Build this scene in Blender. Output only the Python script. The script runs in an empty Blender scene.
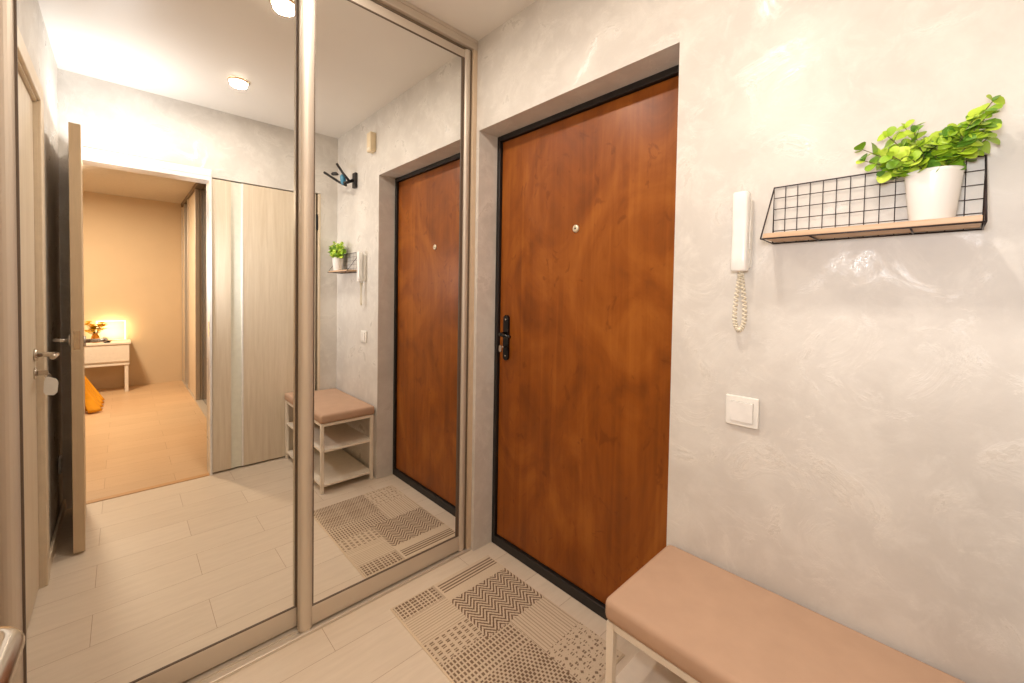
import bpy, bmesh, math, random
from mathutils import Vector, Matrix
random.seed(7)
S = bpy.context.scene
COL = S.collection

# ------------------------------------------------------------------ camera
cam_data = bpy.data.cameras.new('camera')
cam = bpy.data.objects.new('camera', cam_data); COL.objects.link(cam); S.camera = cam
FPX, SX, SY = 411.48, 512.0, 305.76
cam_data.sensor_fit = 'HORIZONTAL'; cam_data.sensor_width = 36.0
cam_data.lens = FPX / 1024 * 36.0
cam_data.shift_x = 0.0
cam_data.shift_y = -(341.5 - SY) / 1024.0
cam_data.clip_start = 0.02; cam_data.clip_end = 60
_F = Vector((-0.72562, 0.68760, -0.02609)); _r = Vector((0.68744, 0.72606, 0.01627)); _u = Vector((-0.03013, 0.00613, 0.99953))
cam.matrix_world = Matrix.Translation((1.62245, -1.26031, 1.27728)) @ Matrix((_r, _u, -_F)).transposed().to_4x4()

# ------------------------------------------------------------------ world, flash, exposure
world = bpy.data.worlds.new('world'); S.world = world; world.use_nodes = True
world.node_tree.nodes['Background'].inputs[0].default_value = (1, .93, .85, 1)
world.node_tree.nodes['Background'].inputs[1].default_value = 0.02
S.view_settings.view_transform = 'Standard'; S.view_settings.look = 'None'
S.view_settings.gamma = 1.0; S.view_settings.use_curve_mapping = False
S.view_settings.exposure = 0.39
# the photographer's flash, bounced off the ceiling above the doorway
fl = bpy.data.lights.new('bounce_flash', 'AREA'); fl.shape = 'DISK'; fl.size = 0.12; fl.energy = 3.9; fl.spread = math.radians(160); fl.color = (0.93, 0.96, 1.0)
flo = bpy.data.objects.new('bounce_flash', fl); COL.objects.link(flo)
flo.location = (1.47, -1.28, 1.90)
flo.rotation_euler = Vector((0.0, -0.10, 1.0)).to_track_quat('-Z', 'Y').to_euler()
# the same flash's diffuser dome also throws some light straight ahead to the door wall
fd = bpy.data.lights.new('flash_diffuser', 'AREA'); fd.shape = 'DISK'; fd.size = 0.16; fd.energy = 4.4; fd.spread = math.radians(150); fd.color = (0.96, 0.97, 1.0)
fdo = bpy.data.objects.new('flash_diffuser', fd); COL.objects.link(fdo)
fdo.location = (1.60, -1.21, 1.44); fdo.rotation_euler = (math.radians(90), 0, 0)
LAMP_W = 6.8; LAMP_COL = (1.0, .90, .79)

# ------------------------------------------------------------------ helpers
def lin(c):
    return tuple(((x/255)/12.92 if x/255 <= .04045 else ((x/255+.055)/1.055)**2.4) for x in c) + (1,)

def nodes(name):
    m = bpy.data.materials.new(name); m.use_nodes = True
    nt = m.node_tree; b = nt.nodes['Principled BSDF']
    return m, nt, b
def N(nt, t, **kw):
    n = nt.nodes.new(t)
    for k, v in kw.items(): setattr(n, k, v)
    return n
def ramp(nt, fac, stops):
    r = N(nt, 'ShaderNodeValToRGB'); nt.links.new(fac, r.inputs[0])
    e = r.color_ramp.elements
    while len(e) < len(stops): e.new(.5)
    for i, (p, c) in enumerate(stops): e[i].position = p; e[i].color = c if len(c) == 4 else lin(c)
    return r
def coords(nt, scale=(1,1,1), rot=(0,0,0), loc=(0,0,0), kind='Object'):
    tc = N(nt, 'ShaderNodeTexCoord'); mp = N(nt, 'ShaderNodeMapping')
    mp.inputs['Scale'].default_value = scale; mp.inputs['Rotation'].default_value = rot; mp.inputs['Location'].default_value = loc
    nt.links.new(tc.outputs[kind], mp.inputs[0]); return mp.outputs[0]
def noise(nt, vec, scale, detail=4, rough=.55, dist=0):
    n = N(nt, 'ShaderNodeTexNoise'); nt.links.new(vec, n.inputs['Vector'])
    n.inputs['Scale'].default_value = scale; n.inputs['Detail'].default_value = detail
    n.inputs['Roughness'].default_value = rough; n.inputs['Distortion'].default_value = dist
    return n.outputs['Fac']
def bump(nt, b, fac, strength, dist=.002):
    n = N(nt, 'ShaderNodeBump'); n.inputs['Strength'].default_value = strength; n.inputs['Distance'].default_value = dist
    nt.links.new(fac, n.inputs['Height']); nt.links.new(n.outputs[0], b.inputs['Normal'])

def plain(name, c, rough=.5, metal=0, var=.04, scale=30, bmp=0.0, spec=.5, stretch=(1,1,1), emis=None, es=0):
    m, nt, b = nodes(name)
    v = coords(nt, stretch)
    f = noise(nt, v, scale)
    c0 = lin(c); lo = tuple(x*(1-var) for x in c0[:3])+(1,); hi = tuple(min(1, x*(1+var)) for x in c0[:3])+(1,)
    r = ramp(nt, f, [(.3, lo), (.7, hi)]); nt.links.new(r.outputs[0], b.inputs['Base Color'])
    b.inputs['Roughness'].default_value = rough; b.inputs['Metallic'].default_value = metal
    b.inputs['Specular IOR Level'].default_value = spec
    if bmp: bump(nt, b, f, bmp)
    if emis: b.inputs['Emission Color'].default_value = lin(emis); b.inputs['Emission Strength'].default_value = es
    return m

def plaster(name, base, light, shine=True):
    m, nt, b = nodes(name)
    v = coords(nt)
    big = noise(nt, v, 3.2, 6, .6, .3)
    sm = noise(nt, v, 11, 8, .68, .5)
    r1 = ramp(nt, big, [(.34, tuple(x-8 for x in base)), (.5, base), (.68, light)])
    r2 = ramp(nt, sm, [(.50, (0,0,0,1)), (.70, (.8,.8,.8,1))])
    mx = N(nt, 'ShaderNodeMix', data_type='RGBA'); nt.links.new(r2.outputs[0], mx.inputs[0])
    nt.links.new(r1.outputs[0], mx.inputs[6]); mx.inputs[7].default_value = lin(light)
    # pearly trowel patches: crumpled and shinier than the matt ground
    f2 = noise(nt, v, 6.5, 9, .70, .8)
    r6 = ramp(nt, f2, [(.50, (0,0,0,1)), (.62, (.35,.35,.35,1))])
    mx2 = N(nt, 'ShaderNodeMix', data_type='RGBA'); nt.links.new(r6.outputs[0], mx2.inputs[0])
    nt.links.new(mx.outputs[2], mx2.inputs[6]); mx2.inputs[7].default_value = lin(tuple(min(255, x+12) for x in light))
    nt.links.new(mx2.outputs[2], b.inputs['Base Color'])
    r3 = ramp(nt, f2, [(.54, (.60,.60,.60,1)), (.63, (.20,.20,.20,1))])
    nt.links.new(r3.outputs[0], b.inputs['Roughness'])
    r4 = ramp(nt, f2, [(.54, (0,0,0,1)), (.64, (0,0,0,1))]); nt.links.new(r4.outputs[0], b.inputs['Metallic'])
    h = noise(nt, v, 7, 7, .6, .4); h2 = noise(nt, v, 38, 5, .6, 1.2)
    b.inputs['Specular IOR Level'].default_value = 1.0
    r5 = ramp(nt, f2, [(.54, (0,0,0,1)), (.68, (1,1,1,1))])
    mu = N(nt, 'ShaderNodeMath', operation='MULTIPLY'); nt.links.new(h2, mu.inputs[0]); nt.links.new(r5.outputs[0], mu.inputs[1])
    ad = N(nt, 'ShaderNodeMath', operation='ADD'); nt.links.new(mu.outputs[0], ad.inputs[0]); nt.links.new(h, ad.inputs[1])
    bump(nt, b, ad.outputs[0], .35, .005)
    return m

def wood(name, dark, mid, light, axis='z', scale=1.0, rough=.35, coat=0, fine=40, spec=.5):
    """grain running along one axis"""
    m, nt, b = nodes(name)
    k = {'x': (.6, 12, 12), 'y': (12, .6, 12), 'z': (12, 12, .6)}[axis]
    v = coords(nt, tuple(a*scale for a in k))
    f = noise(nt, v, 1.2, 5, .6, 1.0)
    g = noise(nt, coords(nt, tuple(a*scale*fine/12 for a in k)), 1.6, 3, .5, .2)
    ad = N(nt, 'ShaderNodeMath', operation='MULTIPLY_ADD'); nt.links.new(g, ad.inputs[0]); ad.inputs[1].default_value = .35
    nt.links.new(f, ad.inputs[2])
    r = ramp(nt, ad.outputs[0], [(.45, dark), (.66, mid), (.88, light)])
    nt.links.new(r.outputs[0], b.inputs['Base Color'])
    b.inputs['Roughness'].default_value = rough; b.inputs['Coat Weight'].default_value = coat; b.inputs['Coat Roughness'].default_value = .15
    b.inputs['Specular IOR Level'].default_value = spec
    bump(nt, b, g, .08, .001)
    return m

def floor_mat(name, c1, c2, seam, ox=0.165, oy=-1.352, rot=True):
    m, nt, b = nodes(name)
    # planks run along y: texture x = world y, texture y = world x
    tc = N(nt, 'ShaderNodeTexCoord'); sp = N(nt, 'ShaderNodeSeparateXYZ'); nt.links.new(tc.outputs['Object'], sp.inputs[0])
    ax = N(nt, 'ShaderNodeMath', operation='ADD'); nt.links.new(sp.outputs['Y' if rot else 'X'], ax.inputs[0]); ax.inputs[1].default_value = -oy + 6.35
    ay = N(nt, 'ShaderNodeMath', operation='ADD'); nt.links.new(sp.outputs['X' if rot else 'Y'], ay.inputs[0]); ay.inputs[1].default_value = -ox + .2*20
    cb = N(nt, 'ShaderNodeCombineXYZ'); nt.links.new(ax.outputs[0], cb.inputs[0]); nt.links.new(ay.outputs[0], cb.inputs[1])
    br = N(nt, 'ShaderNodeTexBrick'); nt.links.new(cb.outputs[0], br.inputs['Vector'])
    br.offset = .457; br.offset_frequency = 2; br.squash = 1
    br.inputs['Scale'].default_value = 1; br.inputs['Brick Width'].default_value = .635; br.inputs['Row Height'].default_value = .2
    br.inputs['Mortar Size'].default_value = .001; br.inputs['Mortar Smooth'].default_value = .3; br.inputs['Bias'].default_value = 0
    br.inputs['Color1'].default_value = lin(c1); br.inputs['Color2'].default_value = lin(c2); br.inputs['Mortar'].default_value = lin(seam)
    g = noise(nt, coords(nt, (9, 1.2, 1) if rot else (1.2, 9, 1)), 5, 6, .6, .5)
    r = ramp(nt, g, [(.3, (.86,.84,.82,1)), (.65, (1,1,1,1))])
    mx = N(nt, 'ShaderNodeMix', data_type='RGBA', blend_type='MULTIPLY'); mx.inputs[0].default_value = .55
    nt.links.new(br.outputs[0], mx.inputs[6]); nt.links.new(r.outputs[0], mx.inputs[7])
    nt.links.new(mx.outputs[2], b.inputs['Base Color'])
    b.inputs['Roughness'].default_value = .38
    inv = N(nt, 'ShaderNodeMath', operation='SUBTRACT'); inv.inputs[0].default_value = 1; nt.links.new(br.outputs['Fac'], inv.inputs[1])
    bump(nt, b, inv.outputs[0], .25, .001)
    return m

M = {}
M['plaster'] = plaster('pearl_plaster', (206,199,190), (218,212,203))
M['bed_plaster'] = plain('bedroom_wall_paint', (214,190,158), .8, var=.02, scale=4)
M['ceiling'] = plain('ceiling_paint', (228,221,212), .35, var=.015, scale=3, bmp=.02, spec=.35)
M['bed_ceiling'] = plain('bedroom_ceiling_paint', (205,192,175), .7)
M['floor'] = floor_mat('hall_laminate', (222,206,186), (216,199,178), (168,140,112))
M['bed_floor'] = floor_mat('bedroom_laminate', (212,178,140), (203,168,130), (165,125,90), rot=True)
M['mirror'] = None
m, nt, b = nodes('mirror_glass'); b.inputs['Base Color'].default_value = (.90,.905,.895,1); b.inputs['Metallic'].default_value = 1; b.inputs['Roughness'].default_value = 0.0
M['mirror'] = m
M['alu'] = plain('satin_aluminium', (204,192,177), .46, .45, .01, 8)
M['alu_dark'] = plain('dark_aluminium_groove_shade', (120,106,88), .5, .4)  # darker aluminium, also painted in for shade in the frame grooves
M['tan'] = plain('tan_side_board', (205,182,155), .5)
M['black_metal'] = plain('black_powder_coat', (34,30,28), .42, .2)
M['door_wood'] = wood('cherry_door_veneer', (118,58,16), (146,77,22), (160,90,30), 'z', .35, .3, .0, 30)
def burl():
    m, nt, b = nodes('cherry_door_veneer')
    g = noise(nt, coords(nt, (14, 14, .55)), 1.5, 6, .6, .8); q = noise(nt, coords(nt, (2.2, 2.2, 1.3)), 1.6, 5, .55, 1.6)
    k = noise(nt, coords(nt, (5, 5, 3)), 2.2, 3, .5, 2.5)
    a1 = N(nt, 'ShaderNodeMath', operation='MULTIPLY_ADD'); nt.links.new(g, a1.inputs[0]); a1.inputs[1].default_value = .55; nt.links.new(q, a1.inputs[2])
    kr = ramp(nt, k, [(.28, (1,1,1,1)), (.36, (0,0,0,1))])
    r = ramp(nt, a1.outputs[0], [(.50, (108,54,14)), (.76, (138,73,18)), (1.02, (160,92,30))])
    mx = N(nt, 'ShaderNodeMix', data_type='RGBA'); ml = N(nt, 'ShaderNodeMath', operation='MULTIPLY'); nt.links.new(kr.outputs[0], ml.inputs[0]); ml.inputs[1].default_value = .45
    nt.links.new(ml.outputs[0], mx.inputs[0]); nt.links.new(r.outputs[0], mx.inputs[6]); mx.inputs[7].default_value = lin((100,44,8))
    nt.links.new(mx.outputs[2], b.inputs['Base Color']); b.inputs['Roughness'].default_value = .36; b.inputs['Specular IOR Level'].default_value = .3
    bump(nt, b, g, .05, .001)
    return m
M['door_wood'] = burl()
M['pale_wood'] = wood('pale_ash_laminate', (206,188,162), (214,198,174), (222,207,184), 'z', 2.2, .42, 0, 60)
M['casing'] = plain('pale_door_casing', (222,204,178), .4)
M['edge'] = plain('door_leaf_edge', (206,180,146), .45, stretch=(10,10,.4))
M['white'] = plain('white_plastic', (232,228,220), .3)
M['white_gloss'] = plain('white_lacquer', (236,232,226), .22)
M['frost'] = plain('frosted_glass_strip', (222,220,204), .25)
M['chrome'] = plain('brushed_nickel', (205,196,184), .22, 1, .02)
M['brass'] = plain('peephole_nickel', (225,212,185), .35, .5)
M['black_gloss'] = plain('black_handle_lacquer', (22,20,20), .22, .3)
M['leather'] = plain('tan_suede_upholstery', (190,156,130), .75, var=.035, scale=14, bmp=.12, spec=.25)
M['white_metal'] = plain('white_enamel_metal', (238,226,208), .35)
M['shelf_wood'] = wood('shelf_oak', (176,138,104), (205,170,136), (220,190,158), 'x', 1.5, .5)
M['wire'] = plain('dark_wire', (52,40,40), .4, .3)
M['pot'] = plain('white_ceramic', (236,232,226), .22, var=.01)
M['soil'] = plain('dark_potting_soil', (60,45,32), .9, bmp=.5, scale=120)
m, nt, b = nodes('green_leaf'); g = N(nt, 'ShaderNodeNewGeometry'); r = ramp(nt, g.outputs['Random Per Island'], [(0, (84,130,44)), (.25, (130,172,40)), (.6, (172,202,50)), (1, (200,220,80))])
nt.links.new(r.outputs[0], b.inputs['Base Color']); b.inputs['Roughness'].default_value = .42; M['leaf'] = m
M['stem'] = plain('brown_green_stem', (112,104,60), .6)
M['cream'] = plain('cream_plastic', (232,222,200), .4)
M['box'] = plain('cream_chime_plastic', (225,205,170), .5)
M['blue'] = plain('blue_clasp', (60,130,160), .35)
M['yellow'] = plain('yellow_blanket_cloth', (235,160,20), .85, var=.08, scale=9, bmp=.3)
M['petal'] = plain('yellow_petal', (255,215,60), .6)
M['vase'] = plain('amber_vase', (225,150,40), .2)
M['night'] = plain('white_nightstand_lacquer', (235,225,212), .4)
M['glow'] = plain('warm_led', (255,225,170), .5, emis=(255,214,150), es=3.5)
M['lampface'] = plain('lamp_diffuser', (255,250,240), .4, emis=(255,240,215), es=9)
M['ring'] = plain('lamp_ring', (214,176,136), .35, .4)
M['gap_shade'] = plain('dark_gap_shade', (60,44,32), .8)  # dark tone for the shade in the gap over the closet door

class MB:
    def __init__(s): s.bm = bmesh.new()
    def box(s, x0, x1, y0, y1, z0, z1, bev=0, seg=2, mi=0):
        vs = [s.bm.verts.new((x, y, z)) for x in (x0, x1) for y in (y0, y1) for z in (z0, z1)]
        fs = [s.bm.faces.new([vs[i] for i in q]) for q in ((0,1,3,2),(4,6,7,5),(0,4,5,1),(2,3,7,6),(0,2,6,4),(1,5,7,3))]
        for f in fs: f.material_index = mi
        if bev:
            es = list({e for f in fs for e in f.edges})
            r = bmesh.ops.bevel(s.bm, geom=es, offset=bev, segments=seg, profile=.5, affect='EDGES')
            for f in r['faces']: f.material_index = mi; f.smooth = True
        return s
    def tube(s, pts, r, n=10, closed=False, smooth=True, mi=0):
        pts = [Vector(p) for p in pts]; rings = []; N_ = len(pts)
        rr = r if isinstance(r, (list, tuple)) else [r]*N_
        up = None
        for i, p in enumerate(pts):
            a = pts[(i-1) % N_] if (i > 0 or closed) else p; c = pts[(i+1) % N_] if (i < N_-1 or closed) else p
            t = (c-a).normalized()
            if up is None:
                up = Vector((0,0,1)) if abs(t.z) < .9 else Vector((1,0,0))
            side = t.cross(up).normalized(); up = side.cross(t).normalized()
            rings.append([s.bm.verts.new(p + (side*math.cos(2*math.pi*k/n) + up*math.sin(2*math.pi*k/n))*rr[i]) for k in range(n)])
        for i in range(N_ if closed else N_-1):
            A, B = rings[i], rings[(i+1) % N_]
            for k in range(n):
                f = s.bm.faces.new((A[k], A[(k+1) % n], B[(k+1) % n], B[k])); f.smooth = smooth; f.material_index = mi
        if not closed:
            s.bm.faces.new(rings[0][::-1]).material_index = mi; s.bm.faces.new(rings[-1]).material_index = mi
        return s
    def lathe(s, prof, origin=(0,0,0), axis='z', n=32, mi=0, cap=True):
        o = Vector(origin); rings = []
        for (r, h) in prof:
            ring = []
            for k in range(n):
                a = 2*math.pi*k/n; c, d = r*math.cos(a), r*math.sin(a)
                v = {'z': (c, d, h), 'y': (c, -h, d), 'x': (h, c, d)}[axis]
                ring.append(s.bm.verts.new(o + Vector(v)))
            rings.append(ring)
        for A, B in zip(rings, rings[1:]):
            for k in range(n):
                f = s.bm.faces.new((A[k], A[(k+1) % n], B[(k+1) % n], B[k])); f.smooth = True; f.material_index = mi
        if cap:
            s.bm.faces.new(rings[0][::-1]); s.bm.faces.new(rings[-1])
        return s
    def prism(s, poly, axis, a0, a1, mi=0, smooth=False):
        """poly of 2D points extruded along axis"""
        def P(q, a): return {'x': (a, q[0], q[1]), 'y': (q[0], a, q[1]), 'z': (q[0], q[1], a)}[axis]
        A = [s.bm.verts.new(P(q, a0)) for q in poly]; B = [s.bm.verts.new(P(q, a1)) for q in poly]
        n = len(poly)
        for k in range(n):
            f = s.bm.faces.new((A[k], A[(k+1) % n], B[(k+1) % n], B[k])); f.smooth = smooth; f.material_index = mi
        s.bm.faces.new(A[::-1]).material_index = mi; s.bm.faces.new(B).material_index = mi
        return s
    def build(s, name, mat, parent=None, label=None, sub=0, recalc=True):
        if recalc: bmesh.ops.recalc_face_normals(s.bm, faces=s.bm.faces)
        me = bpy.data.meshes.new(name); s.bm.to_mesh(me); s.bm.free()
        for mm in (mat if isinstance(mat, list) else [mat]): me.materials.append(mm)
        o = bpy.data.objects.new(name, me); COL.objects.link(o)
        if parent:
            o.parent = parent
            o.matrix_parent_inverse = Matrix.Translation(-Vector(parent.get('_o', (0,0,0)))) if parent.type == 'EMPTY' else Matrix.Identity(4)
        if label: o['label'] = label
        if sub:
            md = o.modifiers.new('sub', 'SUBSURF'); md.levels = sub; md.render_levels = sub
        return o
def tag(o, label, cat, group=None, kind=None):
    o['label'] = label; o['category'] = cat
    if group: o['group'] = group
    if kind: o['kind'] = kind
    return o
EMPT = []
def thing(name, loc, label, cat, group=None, kind=None):
    o = bpy.data.objects.new(name, None); COL.objects.link(o); o.location = loc; o.empty_display_size = .05
    o['_o'] = loc; EMPT.append(o)
    return tag(o, label, cat, group, kind)
def struct(mb, name, mat, label=None, cat=None):
    o = mb.build(name, mat); o['kind'] = 'structure'
    if label: o['label'] = label
    if cat: o['category'] = cat
    return o

H = 2.07; XL, XR, D = .0425, 1.0294, .1163; HC = 2.505; W = 1.766; YB = -1.515
BX = 5.66; BH = 2.47     # bedroom far wall, bedroom ceiling

# ------------------------------------------------------------------ the setting
struct(MB().box(-.66, W+.05, YB-.12, .30, -.08, 0), 'floor', M['floor'], 'pale beige wood-look plank floor of the hallway', 'floor')
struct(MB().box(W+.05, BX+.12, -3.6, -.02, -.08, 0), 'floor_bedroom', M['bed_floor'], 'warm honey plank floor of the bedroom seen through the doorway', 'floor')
struct(MB().box(-.66, W+.12, YB-.12, .30, HC, HC+.1), 'ceiling', M['ceiling'], 'smooth off-white hallway ceiling', 'ceiling')
struct(MB().box(W+.12, BX+.12, -3.6, -.02, BH, BH+.1), 'ceiling_bedroom', M['bed_ceiling'], 'warm lit bedroom ceiling', 'ceiling')
mb = MB(); mb.box(-.66, XL, 0, .28, 0, HC); mb.box(XR, W+.12, 0, .28, 0, HC); mb.box(XL, XR, 0, .28, H, HC)
struct(mb, 'wall_front', M['plaster'], 'pearly grey plaster wall around the entrance door', 'wall')
struct(MB().box(-.76, -.66, YB-.12, .28, 0, HC), 'wall_left', M['plaster'], 'wall behind the wardrobe', 'wall')
mb = MB(); mb.box(-.66, -.02, YB-.12, YB, 0, HC); mb.box(-.02, .12, YB-.12, YB, 0, HC); mb.box(.12, .93, YB-.12, YB, 2.06, HC); mb.box(.93, W+.12, YB-.12, YB, 0, HC)
struct(mb, 'wall_back', M['plaster'], 'plaster end wall behind the open door leaf', 'wall')
TOPR = 2.045
mb = MB(); mb.box(W, W+.12, YB, -1.47, 0, HC); mb.box(W, W+.12, -1.47, -.13, TOPR, HC); mb.box(W, W+.12, -.13, 0, 0, HC)
mb.box(W+.075, W+.12, -.83, -.13, 0, TOPR)
struct(mb, 'wall_right', M['plaster'], 'plaster wall opposite the mirrors with the bedroom doorway', 'wall')
struct(MB().box(BX, BX+.1, -3.6, -.02, 0, BH), 'wall_bedroom_end', M['bed_plaster'], 'warm peach bedroom wall behind the nightstand', 'wall')
struct(MB().box(W+.12, BX+.1, -3.7, -3.6, 0, BH), 'wall_bedroom_side', M['bed_plaster'], 'bedroom side wall', 'wall')
struct(MB().box(W+.12, BX+.1, -.02, .08, 0, BH), 'wall_bedroom_closet', M['bed_plaster'], 'bedroom wall behind the built-in closet', 'wall')
struct(MB().box(W, W+.12, -3.6, YB-.12, 0, HC), 'wall_bedroom_near', M['bed_plaster'], 'bedroom wall beside the doorway', 'wall')
# white casing of the bedroom doorway
mb = MB(); mb.box(W-.010, W+.125, -1.47, -.815, 2.018, 2.045); mb.box(W-.012, W, -1.47, -.815, 2.045, 2.092, .003)
mb.box(W-.010, W+.125, -.829, -.815, 0, 2.018); mb.box(W+.02, W+.125, -1.47, -1.46, 0, 2.018)
c = mb.build('trim_1', M['white_gloss']); c['kind'] = 'structure'; c['label'] = 'white casing around the open bedroom doorway'; c['category'] = 'door casing'
s = MB()
for z in (.35, .75, 1.30, 1.58, 1.82): s.lathe([(.004, 0), (.004, .002)], (W-.010, -.822, z), 'x', 10)
s = s.build('screw_cap', M['brass'], c)
MB().box(W-.002, W+.03, -.8305, -.8285, .96, 1.06, .0005).build('strike_plate', M['chrome'], c)
# threshold strip
struct(MB().box(W-.005, W+.04, -1.455, -.83, 0, .004, .0015), 'trim_2', plain('threshold_strip', (196,150,100), .4), 'thin threshold strip between hall floor and bedroom floor', 'threshold')
# baseboards
struct(MB().box(.97, W, YB, YB+.012, 0, .06, .003), 'baseboard_back', M['casing'], 'pale skirting along the end wall', 'baseboard')

# ---- entrance door
t = thing('door_1', (.53, D, 0), 'large orange-brown wooden entrance door in a black steel frame', 'door', kind='structure')
fr = MB(); FW = .022
fr.box(XL, XL+FW, D, D+.09, 0, H, .003); fr.box(XR-FW, XR, D, D+.09, 0, H, .003)
fr.box(XL+FW, XR-FW, D, D+.09, H-.026, H, .003); fr.box(XL+FW, XR-FW, D, D+.09, 0, .045, .003)
fr.build('door_frame', M['black_metal'], t)
MB().box(XL+FW+.002, XR-FW-.002, D+.016, D+.07, .047, H-.028, .003).build('door_panel', M['door_wood'], t)
pl = MB(); ys = D+.016
def stadium(cx, cz, w, h, n=10):
    r = w/2; P = []
    for k in range(n+1): a = math.pi*k/n; P.append((cx+r*math.cos(a), cz+h/2-r+r*math.sin(a)))
    for k in range(n+1): a = math.pi+math.pi*k/n; P.append((cx+r*math.cos(a), cz-h/2+r+r*math.sin(a)))
    return P
pl.prism(stadium(.122, 1.065, .036, .225), 'y', ys-.012, ys)
pl = pl.build('door_handle', M['black_gloss'], t, 'black lever handle on a long rounded plate')
MB().tube([(.122, ys-.010, 1.085), (.122, ys-.045, 1.085), (.127, ys-.054, 1.085), (.14, ys-.056, 1.083), (.165, ys-.054, 1.080), (.195, ys-.048, 1.076)], [.009,.009,.009,.009,.008,.007], 12).build('lever', M['black_gloss'], pl)
k = MB(); k.tube([(.122, ys-.010, 1.02), (.122, ys-.036, 1.02)], .003, 8); k.prism(stadium(.116, 1.012, .018, .034), 'y', ys-.042, ys-.037)
k.build('key', M['chrome'], pl, 'silver key in the lock')
k = MB()
for z in (1.155, .975): k.lathe([(.0035, 0), (.0035, .014)], (.122, ys, z), 'y', 10)
k.build('screw', M['chrome'], pl)
pp = MB().lathe([(.016, 0), (.016, .004), (.013, .007), (.008, .0075)], (.5385, ys, 1.5616), 'y', 24).build('peephole', M['brass'], t, 'small round brass-coloured peephole')
MB().lathe([(.0045, .0074), (.003, .009)], (.5385, ys, 1.5616), 'y', 16).build('lens', M['black_gloss'], pp)

# ---- door in the end wall (closed, seen at a grazing angle)
t = thing('door_2', (.52, YB, 0), 'closed pale door in the end wall with a key and white tag', 'door', kind='structure')
MB().box(.14, .91, YB-.045, YB-.008, .008, 2.04, .002).build('door_panel', M['pale_wood'], t)
f = MB(); f.box(.93-.018, .93, YB-.10, YB+.004, 0, 2.06); f.box(.12, .138, YB-.10, YB+.004, 0, 2.06); f.box(.12, .93, YB-.10, YB+.004, 2.042, 2.06)
f.box(.915, .985, YB, YB+.016, 0, 2.12, .004); f.box(.065, .135, YB, YB+.016, 0, 2.12, .004); f.box(.135, .915, YB, YB+.016, 2.05, 2.12, .004)
f.build('casing', M['casing'], t)
def lever(parent, x, y, z, sy, sx, ln=.115, mat=None, prot=.055, name='door_handle'):
    """rose on a surface facing sy along y, lever pointing sx along x"""
    mat = mat or M['chrome']
    h = MB().lathe([(.026, 0), (.026, .006), (.022, .010)], (x, y, z), 'y', 24)
    if sy > 0:
        for v in h.bm.verts: v.co.y = 2*y - v.co.y
    h = h.build(name, mat, parent)
    b_ = MB(); pts = [(x, y+sy*.006, z), (x, y+sy*(prot-.018), z)]
    for k in range(1, 7):
        a = math.pi/2*k/6; pts.append((x+sx*.018*(1-math.cos(a)), y+sy*(prot-.018+.018*math.sin(a)), z))
    pts += [(x+sx*.06, y+sy*prot, z), (x+sx*ln, y+sy*(prot-.002), z-.001)]
    b_.tube(pts, [.0095]*(len(pts)-1)+[.0085], 14); b_.build('lever', mat, h)
    return h
lever(t, .86, YB-.008, 1.0, 1, -1, prot=.062)
k = MB().lathe([(.024, 0), (.024, .006), (.008, .008)], (.86, YB-.008, .925), 'y', 20)
for v in k.bm.verts: v.co.y = 2*(YB-.008) - v.co.y
k = k.build('key_rose', M['chrome'], t)
MB().box(.857, .863, YB, YB+.03, .915, .935, .001).build('key', M['chrome'], k)
kt = thing('key_tag', (.86, YB+.026, .92), 'white rounded key tag hanging from the key of the end-wall door', 'key tag')
MB().tube([(.86, YB+.028+.008*math.cos(a), .912+.009*math.sin(a)) for a in [2*math.pi*i/16 for i in range(16)]], .001, 6, closed=True).build('ring', M['chrome'], kt)
MB().prism([(YB+.024,.906),(YB+.032,.906),(YB+.052,.895),(YB+.058,.88),(YB+.055,.84),(YB+.045,.828),(YB+.022,.832),(YB+.016,.845),(YB+.018,.89)], 'x', .858, .862).build('tag_plate', M['white'], kt)

# ---- opened bedroom door leaf, folded back in front of the end wall
t = thing('door_3', (1.125, -1.417, 0), 'open pale door leaf standing edge-on beside the bedroom doorway', 'door', kind='structure')
LX = 1.125
MB().box(LX, W-.015, -1.437, -1.397, .012, 2.045, .002).build('door_panel', M['edge'], t)
MB().box(LX-.0015, LX+.001, -1.428, -1.406, .985, 1.075, .0005).build('latch_plate', M['chrome'], t)
MB().box(LX-.006, LX, -1.422, -1.411, 1.022, 1.038, .001).build('latch_bolt', M['chrome'], t)
lever(t, 1.153, -1.397, 1.022, 1, 1, prot=.077)
lever(t, 1.160, -1.437, 1.03, -1, 1, prot=.05)
h = MB()
for z in (.25, 1.05, 1.82): h.tube([(W-.008, -1.43, z-.04), (W-.008, -1.43, z+.04)], .007, 10)
h.build('hinge', M['chrome'], t)
t.rotation_euler = (0, 0, math.radians(-2.3))

# ---- closet door with a frosted strip on the wall opposite the mirrors
t = thing('door_4', (W, -.47, 0), 'tall pale laminate closet door with a narrow frosted vertical strip', 'door', kind='structure')
f = MB(); f.box(W-.002, W+.038, -.812, -.705, .012, 2.036, .0015); f.box(W-.002, W+.038, -.632, -.165, .012, 2.036, .0015)
f.build('door_panel', M['pale_wood'], t)
MB().box(W+.006, W+.03, -.705, -.640, .012, 2.036).build('glass_strip', M['frost'], t, 'frosted pale green glass strip')
MB().box(W-.004, W+.038, -.641, -.631, .012, 2.036, .001).build('strip_moulding', M['white_gloss'], t)
MB().box(W-.006, W+.05, -.148, -.130, 0, 2.04, .002).build('casing', M['casing'], t)
MB().box(W-.008, W+.02, -.163, -.150, 1.76, 1.88, .002).build('hinge', M['black_metal'], t)
MB().box(W+.03, W+.07, -.815, -.13, 2.036, 2.045).build('head_gap_shade', M['gap_shade'], t)  # dark strip painted in for the shade of the gap above the leaf

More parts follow.
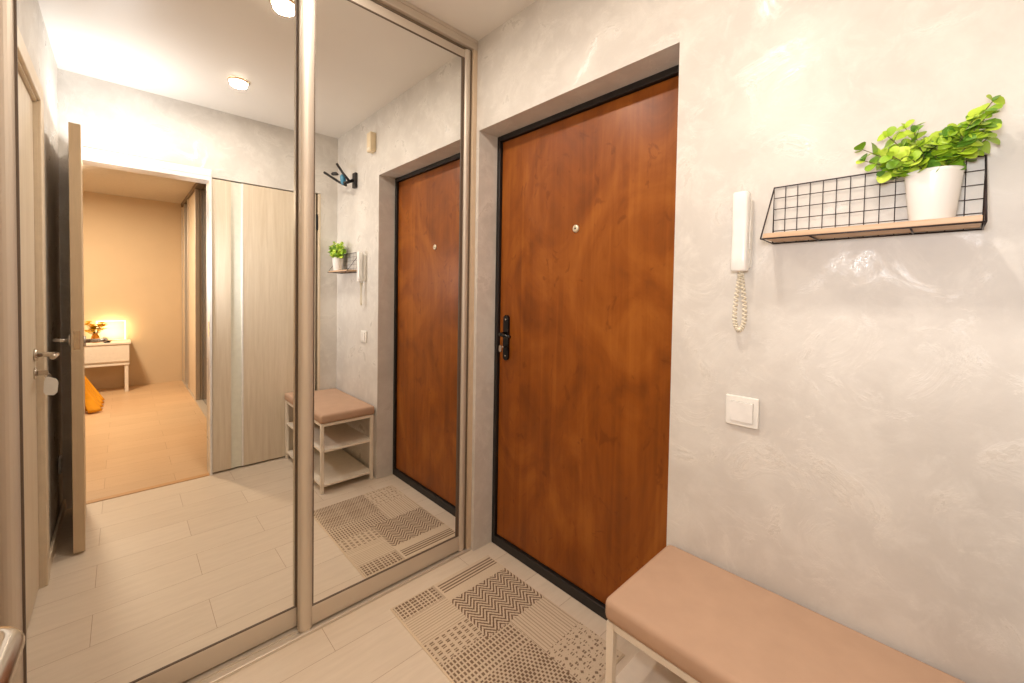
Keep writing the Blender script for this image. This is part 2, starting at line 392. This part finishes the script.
# ------------------------------------------------------------------ wardrobe with mirror doors
t = thing('wardrobe', (-.3, -.76, 0), 'full-height wardrobe with two sliding mirror doors in satin aluminium frames', 'wardrobe')
tr = MB(); tr.box(-.10, .022, YB, 0, 2.458, 2.500, .003); tr.box(.010, .026, YB, 0, 2.489, 2.5045, .002)
tr.build('top_track', M['alu'], t)
MB().box(-.03, .008, -.0305, -.0221, .012, 2.45).build('side_groove_shade', M['alu_dark'], t, 'dark strip painted in for the shaded groove beside the mirror frame')  # stands in for shade in the groove between stile and side panel
g_ = MB().box(-.095, .004, YB, -.02, 2.448, 2.4585).build('track_groove_shade', M['alu_dark'], t)  # dark bar painted in for the shade between track and door rails
tr = MB(); tr.box(-.10, .028, YB, -.0, 0, .004, .001); tr.box(.014, .028, YB, 0, .003, .011, .003); tr.box(-.012, -.008, YB, 0, .003, .009); tr.box(-.05, -.046, YB, 0, .003, .009)
tr.build('bottom_track', M['alu'], t)
for (a, b_) in ((-.022, -.0005), (YB+.0005, YB+.012)):
    MB().box(-.60, .022, a, b_, .004, 2.458, .001).build('side_panel', M['tan'], t)
MB().box(-.64, -.62, YB+.012, -.022, .004, 2.45).build('back_panel', M['tan'], t)
M['gap_shade2'] = plain('brown_grey_gasket', (96,80,66), .6)
def mirror_door(y0, y1, xg, sw0, sw1, front):
    """glass face at xg, rails; stiles of convex profile"""
    z0, z1 = .0845, 2.408
    r = MB().box(xg-.004, xg, y0+sw0*.6, y1-sw1*.6, z0-.006, z1+.006).build('mirror_door', M['mirror'], t, 'large clear mirror pane')
    MB().box(xg-.018, xg+.004, y0+.01, y1-.01, .012, z0, .002).build('bottom_rail', M['alu'], r)
    MB().box(xg-.018, xg+.004, y0+.01, y1-.01, z1, 2.446, .002).build('top_rail', M['alu'], r)
    for (a, b_, conv) in ((y0, y0+sw0, True), (y1-sw1, y1, True)):
        poly = [(xg-.018, a), (xg-.018, b_), (xg+.004, b_)]
        n = 10
        mid = (a+b_)/2; hw = (b_-a)/2
        for k in range(n+1):
            an = math.pi*k/n
            poly.append((xg+.004+.012*math.sin(an), mid+hw*math.cos(an)*.98))
        poly.append((xg+.004, a))
        MB().prism(poly, 'z', .009, 2.447).build('stile', M['alu_dark'] if (not front and a > -1) else M['alu'], r)  # rear door's inner stile is coloured darker than the other stiles
        g0, g1 = (b_, b_+.005) if a == y0 else (a-(.015 if front else .005), a)
        MB().box(xg-.004, xg+.004, g0, g1, z0, z1).build('gasket', M['gap_shade2'], r)
    for zz in (z0, z1-.004): MB().box(xg-.004, xg+.0035, y0+sw0+.006, y1-sw1-(.016 if front else .006), zz, zz+.004).build('gasket', M['gap_shade2'], r)
    return r
mirror_door(-.790, -.032, 0.0, .045, .032, True)
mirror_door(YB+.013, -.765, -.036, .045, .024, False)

# ------------------------------------------------------------------ rug
def rug():
    x0, x1, y0, y1 = .117, .872, .032, -.483
    nu, nv = 370, 254
    Wd, Ln = x1-x0, y0-y1
    def dark(u, v):
        # u from mirror side, v from the door side (metres)
        if u < .006 or u > Wd-.006 or v < .006 or v > Ln-.006: return 0.0
        if v < .315 and u < .115:                     # long stripes
            if .022 < u < .078 and .01 < v < .305 and ((u-.022) % .016) < .0075: return .85
            return .10
        if v >= .315 and u < .105:                    # rows of dashes
            if v < .325 or u > .098: return .35
            a = (v-.322) % .031; b = (u-.012) % .0165
            return .85 if (a < .011 or .0145 < a < .0245) and b < .0115 and .010 < u < .096 else .14
        if v >= .315 and u < .245:                    # plain ribs
            return .10 + (.34 if ((u-.1) % .0125) < .004 else 0)
        if u < .375 and v < .315 and u >= .115:       # herringbone
            if u < .13 or v < .008: return .12
            p = .062; w = abs(((v+.01) % p) - p/2)
            q = (u + w*1.25) % .0205
            return .9 if q < .0098 else .14
        if v >= .315 and u < .355:                    # paired dashes in a lattice
            a = (u-.25)/.026; b = (v-.32)/.026
            i = math.floor(b); aa = (a + .5*(i % 2)) % 1; bb = b % 1
            return .85 if (bb < .6 and (.10 < aa < .30 or .45 < aa < .65)) else .17
        if u < .56 and v < .205:                      # plain ribs beside herringbone
            return .10 + (.36 if ((v-.01) % .0135) < .0045 else 0)
        if u < .49 and v >= .205:                     # bars across bands
            a = (u-.36) % .0205; b = (v-.2) % .0145
            return .85 if (a > .007 and b < .0085) else .17
        if v < .205:                                  # diamonds of paired dashes
            da = abs(((u-.56)+v)/.068 % 1 - .5); db = abs(((u-.56)-v)/.068 % 1 - .5)
            if da < .11 and db < .11: return .8
            i = math.floor(v/.019); aa = ((u-.56)/.024 + .5*(i % 2)) % 1; bb = (v/.019) % 1
            return .82 if bb < .62 and (.10 < aa < .30 or .45 < aa < .65) and da > .16 and db > .16 else .15
        a = math.floor(u/.0125); bvv = v/.0165 + .5*(a % 2)   # dense dots
        return .88 if ((u/.0125) % 1 < .72 and bvv % 1 < .58) else .2
    vs = []; cs = []
    for i in range(nu+1):
        for j in range(nv+1):
            u = Wd*i/nu; v = Ln*j/nv
            dk = dark(u, v)
            wob = .0016*math.sin(u*19+1)*math.sin(v*15)
            e = min(u, v, Wd-u, Ln-v)
            h = .0075 if e > .003 else .0042
            vs.append((x0+u, y0-v+wob*.2, h - .0012*dk + .0003*math.sin(u*3000)))
            k = 1-dk
            a, b_, = lin((104,76,56)), lin((226,206,180))
            cs.append([a[q]*(1-k)+b_[q]*k for q in range(3)]+[1])
    fs = []
    for i in range(nu):
        for j in range(nv):
            p = i*(nv+1)+j; fs.append((p, p+1, p+nv+2, p+nv+1))
    n0 = len(vs)
    # skirt and underside
    edge = [i*(nv+1) for i in range(nu+1)] + [nu*(nv+1)+j for j in range(1, nv+1)] + [i*(nv+1)+nv for i in range(nu-1, -1, -1)] + [j for j in range(nv-1, 0, -1)]
    for e in edge: vs.append((vs[e][0], vs[e][1], .0008)); cs.append(cs[e])
    ne = len(edge)
    for k in range(ne): fs.append((edge[k], edge[(k+1) % ne], n0+(k+1) % ne, n0+k))
    fs.append(tuple(n0+k for k in range(ne)))
    me = bpy.data.meshes.new('doormat'); me.from_pydata(vs, [], fs)
    ca = me.color_attributes.new('weave', 'FLOAT_COLOR', 'POINT')
    ca.data.foreach_set('color', [c for q in cs for c in q])
    mat, nt, b = nodes('woven_patchwork')
    at = N(nt, 'ShaderNodeAttribute'); at.attribute_name = 'weave'
    f = noise(nt, coords(nt), 260, 2); r = ramp(nt, f, [(.3, (.8,.8,.8,1)), (.7, (1,1,1,1))])
    mx = N(nt, 'ShaderNodeMix', data_type='RGBA', blend_type='MULTIPLY'); mx.inputs[0].default_value = .7
    nt.links.new(at.outputs['Color'], mx.inputs[6]); nt.links.new(r.outputs[0], mx.inputs[7]); nt.links.new(mx.outputs[2], b.inputs['Base Color'])
    b.inputs['Roughness'].default_value = .95; b.inputs['Specular IOR Level'].default_value = .1
    bump(nt, b, f, .4, .001)
    me.materials.append(mat)
    o = bpy.data.objects.new('doormat', me); COL.objects.link(o)
    bm = bmesh.new(); bm.from_mesh(me); bmesh.ops.recalc_face_normals(bm, faces=bm.faces); bm.to_mesh(me); bm.free()
    tag(o, 'beige and brown patchwork woven mat lying before the entrance door', 'rug')
rug()

# ------------------------------------------------------------------ shoe bench
bx0, bx1, by0, by1 = 1.042, 1.755, -.366, -.008
t = thing('shoe_bench', (1.4, -.2, 0), 'white metal shoe bench with tan padded seat and two shelves', 'bench')
mb = MB().box(bx0-.003, bx1+.003, by0-.003, by1, .446, .506, .018, 5)
for f in mb.bm.faces: f.smooth = True
mb.build('seat_cushion', M['leather'], t)
L_ = .02
for (x, y) in ((bx0+.004, by0+.004), (bx1-.024, by0+.004), (bx0+.004, by1-.03), (bx1-.024, by1-.03)):
    MB().box(x, x+L_, y, y+L_, 0.004, .446, .002).build('leg', M['white_metal'], t)
    MB().box(x+.001, x+L_-.001, y+.001, y+L_-.001, 0, .005).build('foot_cap', M['white'], t)
ff = MB(); ff.box(bx0+.024, bx1-.024, by0+.006, by0+.022, .428, .446, .002); ff.box(bx0+.024, bx1-.024, by1-.028, by1-.012, .428, .446, .002)
ff.box(bx0+.006, bx0+.022, by0+.024, by1-.03, .428, .446, .002); ff.box(bx1-.022, bx1-.006, by0+.024, by1-.03, .428, .446, .002)
ff.build('seat_frame', M['white_metal'], t)
for z in (.275, .055):
    MB().box(bx0+.010, bx1-.010, by0+.010, by1-.014, z-.014, z, .002).build('shelf_board', M['white_metal'], t)

# ------------------------------------------------------------------ intercom handset
ix = 1.232
t = thing('intercom', (ix, 0, 1.47), 'white wall intercom handset with a coiled cord by the door', 'intercom')
MB().box(ix-.016, ix+.020, -.022, -.0005, 1.362, 1.548, .004, 3).build('base', M['white'], t)
hs = MB()
prof = []
for (z, hw, dep) in ((1.352, .018, .030), (1.356, .0205, .034), (1.39, .0205, .036), (1.46, .0195, .030), (1.53, .0205, .034), (1.560, .0205, .036), (1.564, .018, .033)):
    ring = []
    for k in range(20):
        a = 2*math.pi*k/20
        ca, sa = math.cos(a), math.sin(a)
        ring.append(hs.bm.verts.new((ix+.001+hw*math.copysign(abs(ca)**.45, ca), -.041+dep*.5*math.copysign(abs(sa)**.6, sa), z)))
    prof.append(ring)
for A, B in zip(prof, prof[1:]):
    for k in range(20):
        f = hs.bm.faces.new((A[k], A[(k+1) % 20], B[(k+1) % 20], B[k])); f.smooth = True
hs.bm.faces.new(prof[0][::-1]); hs.bm.faces.new(prof[-1])
hs.build('handset', M['white_gloss'], t)
MB().box(ix+.018, ix+.0225, -.034, -.018, 1.41, 1.49, .002).build('button_strip', M['white'], t)
# coiled cord: hanging loop
path = []
for i in range(80):
    q = 2*math.pi*i/79
    w = .0175*math.sin(q)*(.12+.88*math.sin(q/2)**2)
    path.append(Vector((ix+.001-w, -.036+.012*(i/79), 1.268+.076*math.cos(q))))
def along(a):
    f = a*(len(path)-1); i = min(int(f), len(path)-2); return path[i].lerp(path[i+1], f-i), (path[i+1]-path[i]).normalized()
pts = [Vector((ix-.002, -.041, 1.353)), Vector((ix, -.038, 1.350))]
turns = 38; npt = turns*10
for i in range(npt+1):
    p, tt = along(i/npt); side = tt.cross(Vector((0,1,0))).normalized(); up = side.cross(tt)
    a = 2*math.pi*turns*i/npt
    pts.append(p+(side*math.cos(a)+up*math.sin(a))*.0046)
pts.append(Vector((ix+.004, -.015, 1.364)))
MB().tube(pts, .0020, 6).build('coiled_cord', M['cream'], t, 'cream coiled cord hanging in a loop')

# ------------------------------------------------------------------ light switch
t = thing('light_switch', (1.239, 0, .963), 'square white rocker light switch on the plaster below the handset', 'light switch')
f = MB(); f.box(1.197, 1.281, -.010, -.0005, .921, 1.005, .003, 3); f.build('frame', M['white'], t)
w_ = MB(); w_.prism([(-.0105, .935), (-.0105, .99), (-.0165, .99), (-.0135, .935)], 'x', 1.211, 1.268); w_.build('rocker', M['white_gloss'], t)
MB().box(1.2105, 1.2685, -.0108, -.0098, .9345, .9905).build('rocker_gap', plain('shadow_gap_grey', (150,138,125), .6), t)

# ------------------------------------------------------------------ wire shelf
t = thing('wall_shelf', (1.484, 0, 1.43), 'dark wire wall shelf with a narrow wooden plank on the right wall', 'shelf')
sx0, sx1, sf, zb, zt = 1.300, 1.668, -.108, 1.425, 1.572
MB().box(sx0+.004, sx1-.004, sf+.004, -.006, zb+.003, zb+.015, .001).build('plank', M['shelf_wood'], t)
f = MB(); R_ = .0018
f.tube([(sx0, -.004, zb), (sx0, -.004, zt), (sx1, -.004, zt), (sx1, -.004, zb)], R_, 8)
f.tube([(sx0, -.004, zt), (sx0, sf, zb+.002), (sx0, -.004, zb)], R_, 8)
f.tube([(sx1, -.004, zt), (sx1, sf, zb+.002), (sx1, -.004, zb)], R_, 8)
f.tube([(sx0, sf, zb+.001), (sx1, sf, zb+.001)], R_, 8); f.tube([(sx0, -.004, zb), (sx1, -.004, zb)], R_, 8)
for x in (sx0+.10, sx1-.10): f.tube([(x, sf, zb), (x, -.004, zb)], R_, 8)
f.build('wire_frame', M['wire'], t)
g_ = MB(); n = 14
for k in range(1, n): x = sx0+(sx1-sx0)*k/n; g_.tube([(x, -.005, zb), (x, -.005, zt)], .001, 6)
for k in range(1, 5): z = zb+.004+(zt-zb-.004)*k/5; g_.tube([(sx0, -.0055, z), (sx1, -.0055, z)], .001, 6)
g_.build('wire_grid', M['wire'], t)

# ------------------------------------------------------------------ potted plant
px_, py_, pz_ = 1.596, -.057, zb+.0153
t = thing('potted_plant', (px_, py_, pz_), 'bushy bright green round-leaved plant in a white pot on the wire shelf', 'potted plant')
MB().lathe([(.001, .0), (.031, .0), (.0335, .004), (.0425, .094), (.044, .101), (.0425, .1025), (.040, .099), (.038, .087), (.001, .087)], (px_, py_, pz_), 'z', 40, cap=False).build('pot', M['pot'], t)
MB().lathe([(.0005, .0855), (.035, .0865), (.0355, .080)], (px_, py_, pz_), 'z', 24, cap=False).build('soil', M['soil'], t)
lf = MB(); st = MB()
def leaf(mb, p, d, nrm, size):
    d = d.normalized(); s_ = d.cross(nrm).normalized(); nrm = s_.cross(d).normalized()
    out = []
    pr = [(0, 0), (.08, .20), (.25, .44), (.5, .54), (.78, .46), (.95, .24), (1.0, 0)]
    c = [mb.bm.verts.new(p+d*size*a+nrm*size*(.10*math.sin(a*math.pi))) for a, _ in pr]
    l = [mb.bm.verts.new(p+d*size*a+s_*size*w+nrm*size*(.16*w+.10*math.sin(a*math.pi))) for a, w in pr[1:-1]]
    r = [mb.bm.verts.new(p+d*size*a-s_*size*w+nrm*size*(.16*w+.10*math.sin(a*math.pi))) for a, w in pr[1:-1]]
    for side, fl_ in ((l, False), (r, True)):
        fs = [(c[0], c[1], side[0])] + [(c[i], c[i+1], side[i], side[i-1]) for i in range(1, 5)] + [(c[5], c[6], side[4])]
        for q in fs:
            f = mb.bm.faces.new(q if not fl_ else q[::-1]); f.smooth = True
rnd = random.Random(11)
def rv(): return Vector((rnd.uniform(-1,1), rnd.uniform(-1,1), rnd.uniform(-1,1)))
tops = [(-.108, -.004, .125), (-.112, -.01, .150), (-.085, .012, .135), (-.07, -.02, .165), (-.045, .015, .185), (-.03, -.03, .16), (-.02, 0, .155), (.0, .02, .175), (.005, -.035, .16),
        (.02, 0, .190), (.032, -.02, .185), (.045, .01, .195), (.06, -.015, .21), (.075, .0, .245), (.068, -.02, .18), (-.06, -.045, .115), (-.03, -.052, .10), (.055, -.04, .155), (.07,.01,.165), (-.075, .005, .10), (.03, .02, .20), (-.04, .0, .14), (.05,-.03,.20), (.04,-.03,.17), (.06,0,.19), (.015,-.03,.175), (-.02,-.03,.15), (.07,-.02,.21), (.03,.0,.15)]
for (dx, dy, dz) in tops:
    dz = .085+(dz-.085)*(.84 if dx > 0 else 1.0) + (.022 if dx < -.02 else 0)
    a = Vector((px_+dx*.12, py_+dy*.2, pz_+.085)); c = Vector((px_+dx, min(py_+dy, -.016), pz_+dz)); m1 = Vector((px_+dx*.55, min(py_+dy*.6, -.02), pz_+.085+(dz-.085)*.62))
    pts = []
    for i in range(9): q = i/8; pts.append(a*(1-q)**2+m1*2*q*(1-q)+c*q*q)
    st.tube(pts, [.0013*(1-.4*i/8) for i in range(9)], 5)
    nodes_ = 5 if dz < .2 else 6
    for j in range(nodes_):
        q = .28+.72*j/(nodes_-1); i = min(int(q*8), 7); p = pts[i].lerp(pts[i+1], q*8-i); tg = (pts[i+1]-pts[i]).normalized()
        sd = tg.cross(rv()).normalized(); 
        for sgn in (1, -1):
            d = (sd*sgn*1.0+tg*.35+rv()*.25)
            if p.y > -.025 and d.y > 0: d.y *= -.3
            leaf(lf, p, d, (tg*.5+rv()*.5+Vector((0,-.9,.4))), rnd.uniform(.021, .031)*(1 if j < nodes_-1 else .72))
    leaf(lf, c, (pts[8]-pts[7]).normalized()+rv()*.3, Vector((0,-.5,1))+rv()*.3, .014)
for v in lf.bm.verts: v.co.y = min(v.co.y, -.004)
lf.build('foliage', M['leaf'], t, recalc=False); st.build('stem', M['stem'], t)

# ------------------------------------------------------------------ things on the door wall above the frame, seen in the mirror
t = thing('bike_hook', (1.52, 0, 2.081), 'black folding wall bracket with two arms and a blue clasp, mirrored above the plant', 'wall bracket')
MB().box(1.375, 1.425, -.022, -.0005, 2.046, 2.156, .004).build('wall_plate', M['black_metal'], t)
a_ = MB().tube([(1.40, -.02, 2.101), (1.40, -.09, 2.066)], .012, 10).build('knuckle', M['black_metal'], t)
MB().tube([(1.41, -.07, 2.056), (1.47, -.10, 2.086), (1.57, -.17, 2.161)], .009, 8).build('arm', M['black_metal'], t)
MB().tube([(1.39, -.06, 2.091), (1.42, -.09, 2.141), (1.46, -.12, 2.211)], .009, 8).build('arm', M['black_metal'], t)
MB().tube([(1.43, -.08, 2.061), (1.432, -.082, 2.076), (1.434, -.084, 2.101), (1.437, -.087, 2.126), (1.438, -.088, 2.136)], [.010,.018,.020,.017,.009], 14).build('clasp', M['blue'], t, 'blue plastic clasp')
MB().tube([(1.46, -.11, 2.136), (1.475, -.12, 2.143), (1.505, -.13, 2.146), (1.52, -.135, 2.146)], [.006,.013,.013,.006], 12).build('pad', M['black_metal'], t)
t = thing('door_chime', (1.12, 0, 2.3), 'small cream doorbell box high on the wall, seen in the right mirror', 'doorbell')
MB().box(1.075, 1.135, -.042, -.0005, 2.235, 2.365, .006, 3).build('case', M['box'], t)
MB().box(1.085, 1.125, -.044, -.041, 2.245, 2.262, .001).build('grille', M['cream'], t)

# ------------------------------------------------------------------ sockets on the end wall
for (x, z, lb) in ((1.58, .32, 'small white socket low on the end wall in the gap behind the open door leaf'), ):
    t = thing('wall_socket', (x, YB, z), lb, 'wall socket')
    MB().box(x-.04, x+.04, YB+.0005, YB+.011, z-.04, z+.04, .003).build('frame', M['white'], t)
    MB().lathe([(.020, .0), (.020, -.0125), (.017, -.0125), (.016, -.008), (.001, -.008)], (x, YB, z), 'y', 24).build('outlet', M['white_gloss'], t)

# ------------------------------------------------------------------ ceiling lamps
def ceiling_lamp(x, y, label):
    t = thing('ceiling_lamp', (x, y, HC), label, 'ceiling lamp', 'round ceiling spots of the hallway')
    MB().lathe([(.052, -.0005), (.054, -.006), (.052, -.010), (.048, -.011), (.048, -.004)], (x, y, HC), 'z', 40, cap=False).build('ring', M['ring'], t)
    MB().lathe([(.0005, -.026), (.03, -.0255), (.044, -.020), (.0475, -.010), (.0475, -.004)], (x, y, HC), 'z', 40, cap=False).build('diffuser', M['lampface'], t)
    l = bpy.data.lights.new('lamp_light', 'AREA'); l.shape = 'DISK'; l.size = .08; l.energy = LAMP_W; l.color = LAMP_COL
    o = bpy.data.objects.new('lamp_light', l); COL.objects.link(o); o.parent = t; o.location = (0, 0, -.028)
ceiling_lamp(1.194, -.758, 'round glowing ceiling spot mirrored in the middle of the left mirror')
ceiling_lamp(.287, -.751, 'round glowing ceiling spot cut by the top edge beside the mirror stile')

# ------------------------------------------------------------------ bedroom seen through the doorway
t = thing('bedroom_closet', (4.2, -.33, 0), 'built-in bedroom closet with pale sliding doors between silver stiles', 'closet')
MB().box(2.3, BX-.002, -.63+.06, -.04, 2.40, BH-.002).build('top_box', M['pale_wood'], t)
MB().box(2.3, BX-.002, -.66, -.56, BH-.05, BH-.002).build('top_track', M['alu_dark'], t)
MB().box(2.3, BX-.002, -.66, -.56, 0, .012).build('bottom_track', M['alu'], t)
MB().box(2.28, 2.3, -.64, -.04, 0, BH-.003).build('side_panel', M['pale_wood'], t)
xs = [(2.32, 3.20, -.645), (3.16, 4.22, -.60), (4.18, 4.95, -.645), (4.91, 5.35, -.60), (5.31, BX-.01, -.645)]
M['grey_glass'] = plain('grey_tinted_closet_glass', (120,122,126), .12, .6)
for i, (a, b_, y) in enumerate(xs):
    d = MB().box(a+.03, b_-.03, y, y+.02, .02, BH-.055).build('closet_door', M['grey_glass'] if i in (1, 3) else M['pale_wood'], t)
    for xx in (a, b_-.035):
        MB().box(xx, xx+.035, y-.012, y+.03, .014, BH-.052, .004).build('stile', M['alu'], d)

t = thing('nightstand', (5.42, -1.5, 0), 'white one-drawer nightstand against the warm bedroom wall', 'nightstand')
MB().box(5.24, 5.64, -1.86, -1.185, .595, .617, .003).build('top', M['night'], t)
MB().box(5.27, 5.64, -1.84, -1.205, .36, .595, .003).build('body', M['night'], t)
MB().box(5.25, 5.27, -1.845, -1.200, .385, .592, .003).build('drawer_front', M['night'], t)
MB().box(5.26, 5.63, -1.845, -1.200, .335, .360, .003).build('apron', M['night'], t)
for (x, y) in ((5.27, -1.245), (5.60, -1.245), (5.27, -1.84), (5.60, -1.84)): MB().box(x, x+.035, y, y+.035, 0, .336, .003).build('leg', M['night'], t)

t = thing('table_lamp', (5.56, -1.36, .617), 'glowing frame-shaped lamp on the white nightstand', 'lamp')
MB().box(5.53, 5.60, -1.50, -1.22, .617, .627, .002).build('base', M['white'], t)
a_ = MB(); a_.box(5.555, 5.575, -1.245, -1.230, .627, .86, .003); a_.box(5.555, 5.575, -1.50, -1.23, .86, .872, .003); a_.box(5.555, 5.575, -1.50, -1.485, .627, .86, .003)
a_.build('arch', M['glow'], t)
l = bpy.data.lights.new('lamp_glow', 'AREA'); l.shape = 'RECTANGLE'; l.size = .22; l.size_y = .2; l.energy = 1.1; l.color = (1, .72, .38)
o = bpy.data.objects.new('lamp_glow', l); COL.objects.link(o); o.parent = t; o.location = (.0, 0, .13); o.rotation_euler = Vector((1, 0, 0)).to_track_quat('-Z', 'Y').to_euler()
# unseen ceiling lamp added to light the bedroom, hidden behind the door leaf
BED_LIGHT = bpy.data.lights.new('bedroom_fill_light', 'AREA'); BED_LIGHT.shape = 'DISK'; BED_LIGHT.size = .35; BED_LIGHT.energy = 58; BED_LIGHT.color = (1, .81, .58)
t = thing('bedroom_fill_disc', (4.1, -1.78, BH), 'unseen round flat ceiling lamp added to light the bedroom', 'ceiling lamp')
MB().lathe([(.20, -.0005), (.20, -.04), (.18, -.05), (.001, -.05)], (4.1, -1.78, BH), 'z', 40, cap=False).build('shade', M['lampface'], t)
o = bpy.data.objects.new('bedroom_fill_light', BED_LIGHT); COL.objects.link(o); o.parent = t; o.location = (0, 0, -.055)

t = thing('flower_vase', (5.40, -1.50, .617), 'amber vase of yellow flowers on the nightstand beside the lamp', 'vase')
MB().lathe([(.001, 0), (.03, 0), (.042, .03), (.034, .08), (.022, .10), (.028, .115), (.024, .113), (.001, .10)], (5.40, -1.50, .617), 'z', 24, cap=False).build('vase', M['vase'], t)
fl_ = MB(); sm_ = MB()
for i in range(26):
    d = Vector((rnd.uniform(-.07,.07), rnd.uniform(-.08,.08), rnd.uniform(.12,.25)))
    c = Vector((5.40, -1.50, .617))+d; sm_.tube([(5.40, -1.50, .70), tuple(c)], .002, 5)
    for k in range(6):
        a = k*math.pi/3; leaf(fl_, c, Vector((math.cos(a), math.sin(a), .4)), Vector((0,0,1)), .045)
fl_.build('blossom', M['petal'], t, recalc=False); sm_.build('stem', M['stem'], t)
t = MB().lathe([(.001, .0), (.025, 0), (.045, .022), (.043, .022), (.024, .004), (.001, .004)], (5.33, -1.40, .617), 'z', 24, cap=False).build('small_bowl', M['black_gloss'])
tag(t, 'small dark bowl on the nightstand in front of the glowing lamp', 'bowl')

t = thing('bed', (4.3, -2.5, 0), 'low bed mostly hidden behind the open door leaf', 'bed')
MB().box(3.5, 5.05, -3.5, -1.66, .10, .28, .01).build('bed_frame', M['night'], t)
MB().box(3.53, 5.02, -3.48, -1.68, .28, .46, .04, 4).build('mattress', M['white'], t)
for (x, y) in ((3.55, -1.75), (4.95, -1.75), (3.55, -3.4), (4.95, -3.4)): MB().box(x, x+.05, y, y+.05, 0, .10).build('leg', M['night'], t)
# draped yellow blanket
bl = bmesh.new(); nu, nv = 40, 26; grid = []
for i in range(nu+1):
    row = []
    for j in range(nv+1):
        x = 4.25+.72*i/nu; s_ = j/nv
        if s_ < .35: y = -2.1+(.44)*(s_/.35); z = .475+.004*math.sin(i*.8)
        else:
            q = (s_-.35)/.65; w = math.sin(i*.62)
            y = -1.655+.02+(.10*w+.10)*q**1.3*(1.0)+.02*q; z = .475-(.46)*q
        row.append(bl.verts.new((x + .03*math.sin(j*.4)*s_, y, max(z, .012))))
    grid.append(row)
for i in range(nu):
    for j in range(nv): bl.faces.new((grid[i][j], grid[i+1][j], grid[i+1][j+1], grid[i][j+1])).smooth = True
me = bpy.data.meshes.new('blanket'); bl.to_mesh(me); bl.free(); me.materials.append(M['yellow'])
o = bpy.data.objects.new('blanket', me); COL.objects.link(o); md = o.modifiers.new('s', 'SOLIDIFY'); md.thickness = .008; md.offset = 1
tag(o, 'yellow blanket draped over the bed edge to the floor', 'blanket')

for e in EMPT:
    if '_o' in e: del e['_o']
